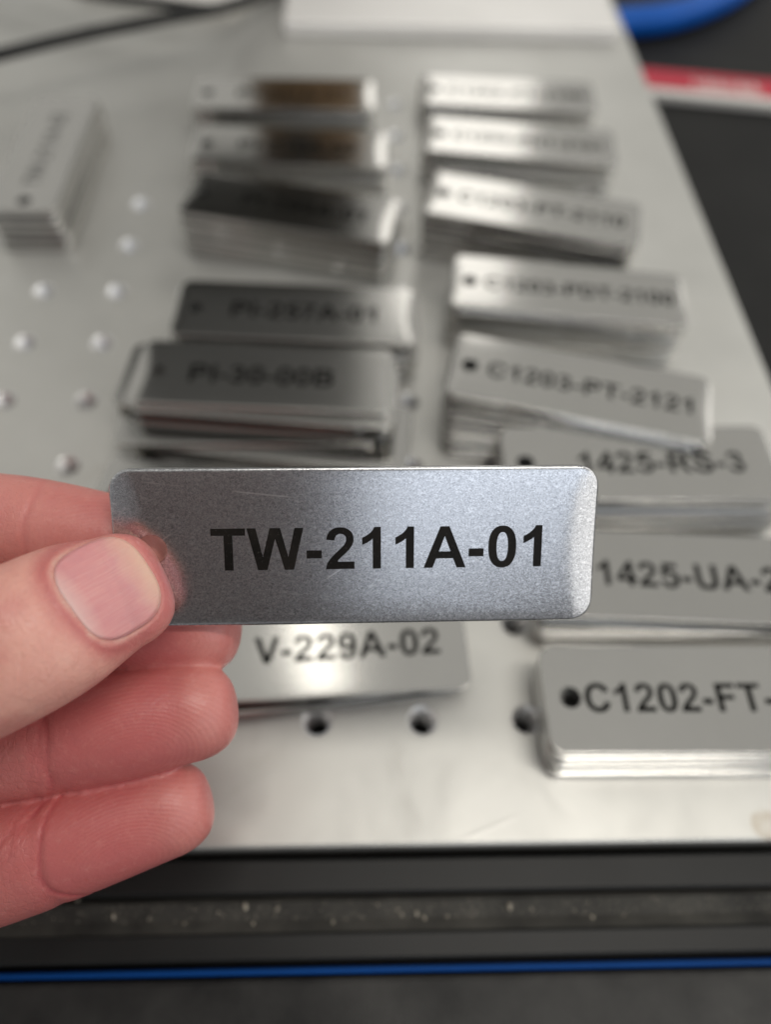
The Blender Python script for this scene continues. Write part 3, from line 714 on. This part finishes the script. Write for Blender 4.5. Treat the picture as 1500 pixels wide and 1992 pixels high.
class Loft:
    def __init__(self, ctrl, cap=7.0, e=2.0, dents=(), blunt=0.62, tilt=0.0, flat=0.0):
        self.sp = spline(ctrl); self.e = e; self.V = []; self.F = []
        sp = self.sp; n = len(sp); SEG = 40
        rings = []
        arc = [0.0]
        for i in range(1, n): arc.append(arc[-1] + (sp[i][0] - sp[i - 1][0]).length)
        self.total = arc[-1]; self.cap = cap
        self.frames = []
        for i in range(n):
            t = (sp[min(i + 1, n - 1)][0] - sp[max(i - 1, 0)][0]).normalized()
            nn = (NCAM - t * NCAM.dot(t)).normalized()
            b = t.cross(nn).normalized()          # across the finger
            if tilt: nn = (nn * math.cos(tilt) + b * math.sin(tilt)).normalized(); b = t.cross(nn).normalized()
            d = 1.0; u = self.total - arc[i]
            for (u0, w, amt) in dents: d -= amt * math.exp(-((u - u0) / w) ** 2)
            rings.append((sp[i][0], t, nn, b, sp[i][1] * d, sp[i][2] * d)); self.frames.append((sp[i][0], t, nn, b, sp[i][1] * d, sp[i][2] * d, u))
        p, t, nn, b, ra, rb = rings[-1]
        for k in range(1, 13):
            a = k / 12.5 * math.pi / 2
            s = math.cos(a) ** blunt
            pp = p + t * cap * math.sin(a) - nn * rb * (1 - s) * flat
            rings.append((pp, t, nn, b, ra * s, rb * s)); self.frames.append((pp, t, nn, b, ra * s, rb * s, -cap * math.sin(a)))
        for (p, t, nn, b, ra, rb) in rings:
            for k in range(SEG):
                th = 2 * math.pi * k / SEG; c, s = math.cos(th), math.sin(th)
                self.V.append(p + b * ra * math.copysign(abs(c) ** (2 / e), c) + nn * rb * math.copysign(abs(s) ** (2 / e), s))
        m = len(rings)
        for i in range(m - 1):
            for k in range(SEG): self.F.append((i * SEG + k, (i + 1) * SEG + k, (i + 1) * SEG + (k + 1) % SEG, i * SEG + (k + 1) % SEG))
        self.F.append(tuple(range(SEG))); self.F.append(tuple(reversed(range((m - 1) * SEG, m * SEG))))
    def surf(self, u, v):
        """point on the viewer's side at u mm back from the last joint and v mm across"""
        fr = min(self.frames, key=lambda f: abs(f[6] - u))
        # interpolate between neighbours
        i = self.frames.index(fr); j = min(len(self.frames) - 1, max(0, i + (1 if u < fr[6] else -1))); g = self.frames[j]
        w = 0 if abs(g[6] - fr[6]) < 1e-6 else (u - fr[6]) / (g[6] - fr[6]); w = max(0, min(1, w))
        p = fr[0].lerp(g[0], w); nn = fr[2].lerp(g[2], w).normalized(); b = fr[3].lerp(g[3], w).normalized(); ra = fr[4] + (g[4] - fr[4]) * w; rb = fr[5] + (g[5] - fr[5]) * w
        x = min(0.999, abs(v) / max(ra, 0.1))
        h = rb * (1 - x ** self.e) ** (1 / self.e)
        return p + b * v + nn * h, nn, b, ra, rb

thumb = Loft([(-900, 1480, 116, 17, 14), (-680, 1500, 108, 15, 12.5), (-400, 1432, 101.5, 12.6, 11), (-190, 1350, 99.5, 11.6, 9.6), (-60, 1292, 100.0, 11.3, 9.2), (60, 1236, 101.6, 11.0, 8.6), (150, 1188, 104.6, 10.4, 6.8), (228, 1153, 107.0, 8.9, 4.7)], cap=7.6, e=2.2, blunt=0.6, flat=0.8)
index = Loft([(-640, 1010, 130, 10, 10), (-420, 965, 124, 9.6, 9.4), (-200, 1000, 118.6, 9.4, 8.6), (-60, 1018, 118.6, 8.9, 8.0), (60, 1030, 118.8, 8.7, 7.6), (180, 1049, 119, 8.2, 7.2), (265, 1066, 119.2, 7.6, 6.6)], cap=6.5)
middle = Loft([(-640, 1180, 132, 10.5, 10.5), (-420, 1140, 127, 9.8, 9.6), (-200, 1190, 124.5, 9.4, 8.8), (0, 1206, 124, 8.9, 8.2), (200, 1214, 123.6, 8.8, 8.0), (380, 1222, 122.8, 7.9, 7.2)], cap=7.6)
ring = Loft([(-640, 1370, 130, 10, 10), (-420, 1430, 121, 9.6, 9.6), (-200, 1470, 117.5, 9.3, 8.8), (0, 1449, 117.3, 8.9, 8.2), (130, 1431, 117.5, 8.8, 8.0), (250, 1408, 117.7, 8.8, 8.0), (365, 1387, 118.1, 8.0, 7.0)], cap=8.0, dents=((20.5, 1.3, 0.03),))
pinky = Loft([(-620, 1560, 125, 9.6, 9.6), (-420, 1704, 118, 9.6, 9.6), (-220, 1728, 116.4, 9.8, 9.2), (-60, 1697, 117.0, 9.5, 9.0), (60, 1661, 117.8, 9.3, 8.6), (180, 1623, 118.8, 8.7, 8.0), (320, 1577, 120.0, 7.8, 6.9)], cap=7.8, dents=((18.5, 1.2, 0.03), (33, 1.2, 0.03)))
palm = Loft([(-520, 1275, 131, 33, 10), (-640, 1295, 130, 37, 13), (-820, 1345, 125, 40, 16), (-1050, 1430, 119, 36, 18), (-1250, 1490, 113, 29, 20), (-1450, 1545, 107, 28, 21), (-1750, 1620, 101, 30, 24)], cap=8, e=2.3)
HV = []; HF = []
for lf in (thumb, index, middle, ring, pinky, palm):
    o0 = len(HV); HV += lf.V; HF += [tuple(i + o0 for i in f) for f in lf.F]

def skin_mat():
    m, nt, b = mat('skin')
    tc = N(nt, 'ShaderNodeTexCoord'); v = tc.outputs['Object']
    fa = N(nt, 'ShaderNodeAttribute', attribute_name='pad'); fv = fa.outputs['Vector']
    tn = N(nt, 'ShaderNodeAttribute', attribute_name='tone')
    sep = N(nt, 'ShaderNodeSeparateColor'); nt.links.new(tn.outputs['Color'], sep.inputs[0])
    red, ridge, wr = sep.outputs[0], sep.outputs[1], sep.outputs[2]
    n1 = noise(nt, v, 220, 5, 0.6); n2 = noise(nt, v, 1300, 3, 0.6); n3 = noise(nt, v, 90, 3, 0.5)
    c = mixc(nt, red, (0.89, 0.52, 0.42), (0.50, 0.085, 0.098))
    c = mixc(nt, mapr(nt, n1.outputs[0], 0.35, 0.7, 0, 0.30), c, (0.62, 0.20, 0.18))
    c = mixc(nt, mapr(nt, n3.outputs[0], 0.45, 0.68, 0, 0.50), c, (0.55, 0.15, 0.15))
    pr = noise(nt, v, 2400, 2, 0.5); c = mixc(nt, mapr(nt, pr.outputs[0], 0.60, 0.70, 0, 0.22), c, (0.45, 0.14, 0.12))
    pw_ = noise(nt, v, 700, 4, 0.65); c = mixc(nt, mapr(nt, pw_.outputs[0], 0.54, 0.80, 0, 0.18), c, (0.86, 0.48, 0.40))
    # friction ridges: arcs round the core of each pad
    ln = N(nt, 'ShaderNodeVectorMath', operation='LENGTH'); nt.links.new(fv, ln.inputs[0])
    nz = noise(nt, v, 160, 2, 0.5)
    ph = math2(nt, 'ADD', math2(nt, 'MULTIPLY', ln.outputs['Value'], 2 * math.pi / 0.56), math2(nt, 'MULTIPLY', nz.outputs[0], 9.0))
    rd = math2(nt, 'MULTIPLY', math2(nt, 'ADD', math2(nt, 'SINE', ph), 1.0), 0.5)
    rdm = math2(nt, 'MULTIPLY', math2(nt, 'MULTIPLY', rd, ridge), mapr(nt, ln.outputs['Value'], 1.5, 5.0, 0.1, 1.0))
    c = mixc(nt, math2(nt, 'MULTIPLY', rdm, 0.08), c, (0.74, 0.36, 0.31))
    dr = N(nt, 'ShaderNodeAttribute', attribute_name='dry'); nd = noise(nt, v, 420, 4, 0.7)
    c = mixc(nt, math2(nt, 'MULTIPLY', dr.outputs['Fac'], mapr(nt, nd.outputs[0], 0.30, 0.70, 0.1, 0.6)), c, (0.80, 0.62, 0.50))
    nt.links.new(c, b.inputs['Base Color'])
    b.inputs['Subsurface Weight'].default_value = 0.2
    b.inputs['Subsurface Radius'].default_value = (1.0, 0.32, 0.18)
    b.inputs['Subsurface Scale'].default_value = 0.0014
    nt.links.new(mapr(nt, n2.outputs[0], 0.3, 0.7, 0.30, 0.46), b.inputs['Roughness'])
    b.inputs['Specular IOR Level'].default_value = 0.5
    h = bump(nt, rdm, 0.26, 0.00006)
    vo = N(nt, 'ShaderNodeTexVoronoi', feature='DISTANCE_TO_EDGE'); vo.inputs['Scale'].default_value = 900; nt.links.new(v, vo.inputs['Vector'])
    fine = math2(nt, 'MULTIPLY', mapr(nt, vo.outputs[0], 0.0, 0.15, 0, 1), wr)
    h = bump(nt, fine, 0.35, 0.00009, h)
    h = bump(nt, n2.outputs[0], 0.5, 0.00012, h)
    h = bump(nt, n1.outputs[0], 0.45, 0.0003, h)
    mw = N(nt, 'ShaderNodeMapping'); mw.inputs['Scale'].default_value = (420, 90, 300); nt.links.new(v, mw.inputs[0])
    nw = noise(nt, mw.outputs[0], 1.0, 4, 0.6, 0.8)
    h = bump(nt, math2(nt, 'MULTIPLY', mapr(nt, nw.outputs[0], 0.40, 0.5, 0, 1), wr), 0.32, 0.00014, h)
    nt.links.new(h, b.inputs['Normal'])
    return m
M_SKIN = skin_mat()

def build_hand():
    raw = mesh_obj('hand', HV, HF, None)
    base = at(-500, 1400, 118) * MM
    md = raw.modifiers.new('r', 'REMESH'); md.mode = 'VOXEL'; md.voxel_size = 0.00048
    sm = raw.modifiers.new('s', 'SMOOTH'); sm.factor = 0.5; sm.iterations = 3
    dg = bpy.context.evaluated_depsgraph_get()
    me = bpy.data.meshes.new_from_object(raw.evaluated_get(dg))
    old = raw.data; raw.data = me; raw.modifiers.clear(); bpy.data.meshes.remove(old)
    me.name = 'hand'; me.materials.clear(); me.materials.append(M_SKIN)
    import numpy as np
    nv = len(me.vertices)
    co = np.empty(nv * 3); me.vertices.foreach_get('co', co); co = co.reshape(-1, 3) / MM
    pad = np.zeros((nv, 3)); tone = np.zeros((nv, 4)); tone[:, 3] = 1
    best = np.full(nv, 1e9); second = np.full(nv, 1e9); bestok = np.zeros(nv, bool); co_add = np.zeros(nv); cr = np.zeros(nv); CREASE = {'index': ((15.0, 0.5, 0.5, 0.20),), 'ring': ((19.6, 1.2, 0.4, 0.20), (20.6, 0.9, 0.3, 0.16), (21.7, 1.1, 0.3, 0.16), (23.0, 0.5, 0.3, 0.12)), 'pinky': ((18.2, -1.6, 0.42, 0.30), (33.0, 1.0, 0.45, 0.22)), 'thumb': ()}; dry = np.zeros(nv)
    fingers = [(thumb, 'thumb', (99, 0)), (index, 'index', (3.0, 0)), (middle, 'middle', (3, 1.0)), (ring, 'ring', (7.5, 3.6)), (pinky, 'pinky', (6.0, 4.0)), (palm, 'palm', (0, 0))]
    info = {}
    for lf, nm, core in fingers:
        fr = lf.frames[::2]
        P = np.array([f[0][:] for f in fr]); Tn = np.array([f[1][:] for f in fr]); Nn = np.array([f[2][:] for f in fr]); Bn = np.array([f[3][:] for f in fr])
        RA = np.array([f[4] for f in fr]); RB = np.array([f[5] for f in fr]); U = np.array([f[6] for f in fr])
        idx = np.zeros(nv, int); dd = np.full(nv, 1e9)
        for s in range(0, nv, 40000):
            d2 = ((co[s:s + 40000, None, :] - P[None]) ** 2).sum(2)
            k = d2.argmin(1); idx[s:s + 40000] = k; dd[s:s + 40000] = d2[np.arange(len(k)), k]
        rel = co - P[idx]
        u = U[idx] - (rel * Tn[idx]).sum(1); vv = (rel * Bn[idx]).sum(1); w = (rel * Nn[idx]).sum(1)
        score = np.sqrt((vv / np.maximum(RA[idx], 2)) ** 2 + (w / np.maximum(RB[idx], 2)) ** 2 + ((rel * Tn[idx]).sum(1) / 8) ** 2)
        m = score < best
        if nm != 'palm': second = np.where(m, np.minimum(second, np.where(bestok, best, 9.0)), np.minimum(second, score))
        bestok = m | bestok; best[m] = score[m]
        pad[m, 0] = (u[m] - core[0]) * 0.62; pad[m, 1] = vv[m] - core[1]; pad[m, 2] = 0
        info[nm] = (u, vv, w, m)
        for (u0, kk, wd, dp) in CREASE.get(nm, ()):
            g = np.exp(-((u - u0 - kk * (vv / 5.0) ** 2 - 0.5 * np.sin(vv * 0.55 + u0)) / wd) ** 2) * np.clip(w / np.maximum(RB[idx], 2) * 2 + 0.6, 0, 1) * m
            co_add -= dp * g; cr += g * min(1.0, dp * 1.6)
        front = np.clip(w / np.maximum(RB[idx], 2) * 1.6, 0, 1)
        if nm in ('index', 'middle', 'ring', 'pinky'):
            t = np.exp(-np.clip(u, 0, None) / 30.0)
            tone[m, 0] = np.clip(0.86 - 0.22 * np.exp(-((u + 4.5) / 4.5) ** 2) - 0.10 * np.clip((u - 16) / 10, 0, 1), 0, 1)[m]  # red skin; its darker tone also carries the thumb's shade, tips paler
            if nm == 'index': tone[m, 0] *= 0.72  # index paler, light from above put into its tone
            tone[m, 1] = (np.clip(1 - np.clip(u - 9, 0, None) / 7.0, 0, 1) * np.clip(front * 1.3 - 0.25, 0, 1))[m]
            tone[m, 2] = np.clip((u - 14) / 8, 0.1, 0.8)[m]
        else:
            tone[m, 0] = 0.22 if nm == 'thumb' else 0.35; tone[m, 1] = 0.0; tone[m, 2] = 0.9
    # thumb: bed of the nail and the folds of skin round it
    u, vv, w, m = info['thumb']
    f = m & (w > 0) & (u < 26)
    uu = u[f]; v_ = vv[f]
    sd = nail_sd(uu, v_)
    nrm = np.array(NCAM[:])
    La, Wa = nail_local(uu, v_)
    prox = np.clip((2.5 - La) / 5.0, 0, 1)
    sx_ = sd - 0.45 * (1 - prox)
    disp = np.where(sx_ < 0, -0.6 * np.clip(-sx_ / 0.6, 0, 1), 0.0) + 0.32 * np.exp(-((sd - 0.75) / 0.7) ** 2) * prox
    # knuckle creases further back
    disp += -0.16 * np.exp(-((uu - 19.5 - 0.05 * v_ ** 2 * 0.3) / 0.5) ** 2) - 0.14 * np.exp(-((uu - 22.2 + 0.02 * v_ ** 2) / 0.5) ** 2)
    co[f] += nrm[None] * disp[:, None]
    dry[f] = np.exp(-((sd - 0.25) / 0.35) ** 2) * prox
    tt = tone[f]; tt[:, 0] = np.clip(tt[:, 0] + 0.55 * np.exp(-((sd - 1.2) / 1.6) ** 2), 0, 1); tone[f] = tt
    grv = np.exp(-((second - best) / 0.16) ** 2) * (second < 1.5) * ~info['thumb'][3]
    co_add -= 1.6 * grv; cr += 0.9 * grv  # gap carved, with contact shade between the fingers added to the tone
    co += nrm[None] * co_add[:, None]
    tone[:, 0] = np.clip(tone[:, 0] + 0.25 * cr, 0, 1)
    co2 = co * MM - np.array(base[:])
    me.vertices.foreach_set('co', co2.ravel())
    a = me.attributes.new('pad', 'FLOAT_VECTOR', 'POINT'); a.data.foreach_set('vector', pad.ravel())
    a = me.attributes.new('tone', 'FLOAT_COLOR', 'POINT'); a.data.foreach_set('color', tone.ravel())
    a = me.attributes.new('dry', 'FLOAT', 'POINT'); a.data.foreach_set('value', dry)
    me.polygons.foreach_set('use_smooth', [True] * len(me.polygons)); me.update()
    raw.location = base
    return raw
# nail outline in thumb coordinates (u back from the last joint towards the wrist, v across)
NUC, NVC, NPH = 0.85, -0.95, math.radians(8)       # centre and turn of the nail
NHL, NHW = 6.2, 7.2                              # half length, half width
def nail_local(u, v):
    a = -(u - NUC); d = v - NVC
    return a * math.cos(NPH) - d * math.sin(NPH), d * math.cos(NPH) + a * math.sin(NPH)     # along (tip positive), across
def nail_global(L, W):
    a = L * math.cos(NPH) + W * math.sin(NPH); d = W * math.cos(NPH) - L * math.sin(NPH)
    return NUC - a, NVC + d
def nail_sd(u, v):
    """signed distance-like value, negative inside the nail"""
    import numpy as np
    L, W = nail_local(u, v)
    q = (np.abs(L / NHL) ** 2.8 + np.abs(W / NHW) ** 2.8) ** (1 / 2.8)
    return (q - 1) * 6.6
hand = build_hand()
tag(hand, 'bare left hand gripping the held tag, thumb in front, four fingers behind and below', 'hand')

def nail_mat():
    m, nt, b = mat('thumb_nail')
    at_ = N(nt, 'ShaderNodeAttribute', attribute_name='nuv'); sp = N(nt, 'ShaderNodeSeparateXYZ'); nt.links.new(at_.outputs['Vector'], sp.inputs[0])
    u, v = sp.outputs[0], sp.outputs[1]        # u: 0 free edge .. 1 cuticle
    tc = N(nt, 'ShaderNodeTexCoord'); n = noise(nt, tc.outputs['Object'], 180, 4, 0.6)
    mp = N(nt, 'ShaderNodeMapping'); mp.inputs['Scale'].default_value = (1.2, 16, 1); nt.links.new(at_.outputs['Vector'], mp.inputs[0])
    st = noise(nt, mp.outputs[0], 1.6, 4, 0.6)
    c = mixc(nt, mapr(nt, st.outputs[0], 0.4, 0.7, 0, 0.6), (0.72, 0.31, 0.31), (0.80, 0.44, 0.41))
    c = mixc(nt, mapr(nt, n.outputs[0], 0.4, 0.7, 0, 0.5), c, (0.62, 0.25, 0.28))
    edge = math2(nt, 'SUBTRACT', u, math2(nt, 'MULTIPLY', math2(nt, 'MULTIPLY', v, v), -0.10))
    c = mixc(nt, mapr(nt, math2(nt, 'ADD', edge, math2(nt, 'MULTIPLY', math2(nt, 'SUBTRACT', n.outputs[0], 0.5), 0.25)), 0.36, 0.06, 0, 0.7), c, (0.80, 0.55, 0.40))
    lun = math2(nt, 'ADD', u, math2(nt, 'MULTIPLY', math2(nt, 'MULTIPLY', v, v), -0.12))
    c = mixc(nt, mapr(nt, lun, 0.74, 0.96, 0, 0.5), c, (0.84, 0.66, 0.60))
    nt.links.new(c, b.inputs['Base Color'])
    b.inputs['Roughness'].default_value = 0.38
    b.inputs['Subsurface Weight'].default_value = 0.3; b.inputs['Subsurface Radius'].default_value = (1.0, 0.4, 0.3); b.inputs['Subsurface Scale'].default_value = 0.001
    h = bump(nt, st.outputs[0], 0.5, 0.0002); h = bump(nt, n.outputs[0], 0.15, 0.0001, h)
    nt.links.new(h, b.inputs['Normal'])
    return m
def build_nail():
    NU_, NV_ = 30, 26
    V = []; UV = []; F = []
    for i in range(NU_ + 1):
        s = -1 + 2 * i / NU_
        for j in range(NV_ + 1):
            t = -1 + 2 * j / NV_
            # square to squircle of exponent 3
            k = max(abs(s), abs(t)); r = (abs(s) ** 2.8 + abs(t) ** 2.8) ** (1 / 2.8) if k > 0 else 1
            f = k / r if k > 0 else 1
            u, v = nail_global(-NHL * s * f, NHW * t * f)
            p, nn, b, ra, rb = thumb.surf(max(u, -1.0), v)
            p2, *_ = thumb.surf(u, 0)
            # the plate keeps its own curve over the rounded finger end
            pc, nnc, bc, rac, rbc = thumb.surf(max(u, -0.5), 0)
            fr_t = thumb.frames[-14][1]
            base_p = pc + (fr_t * (-(u + 0.5)) if u < -0.5 else Vector((0, 0, 0)))
            drop = rbc * (1 - (1 - min(0.995, abs(v) / (rac * 1.06)) ** 2.1) ** (1 / 2.1)) * 0.86
            drop += 0.05 * max(0, -u - 0.5) ** 2 
            V.append(base_p + b * v - nn * (drop - 0.14)); UV.append((0.5 + 0.5 * s * f, t * f, 0))
    W = NV_ + 1
    for i in range(NU_):
        for j in range(NV_): F.append((i * W + j, i * W + j + 1, (i + 1) * W + j + 1, (i + 1) * W + j))
    base = hand.location
    o = mesh_obj('thumb_nail', [v - base / MM for v in V], F, nail_mat(), hand)
    a = o.data.attributes.new('nuv', 'FLOAT_VECTOR', 'POINT'); a.data.foreach_set('vector', [c for q in UV for c in q])
    sd = o.modifiers.new('thick', 'SOLIDIFY'); sd.thickness = 0.00045; sd.offset = -1
    # face normals towards the viewer
    me = o.data
    if me.polygons[len(me.polygons) // 2].normal.dot(NCAM) < 0: me.flip_normals()
    return o
nail = build_nail()
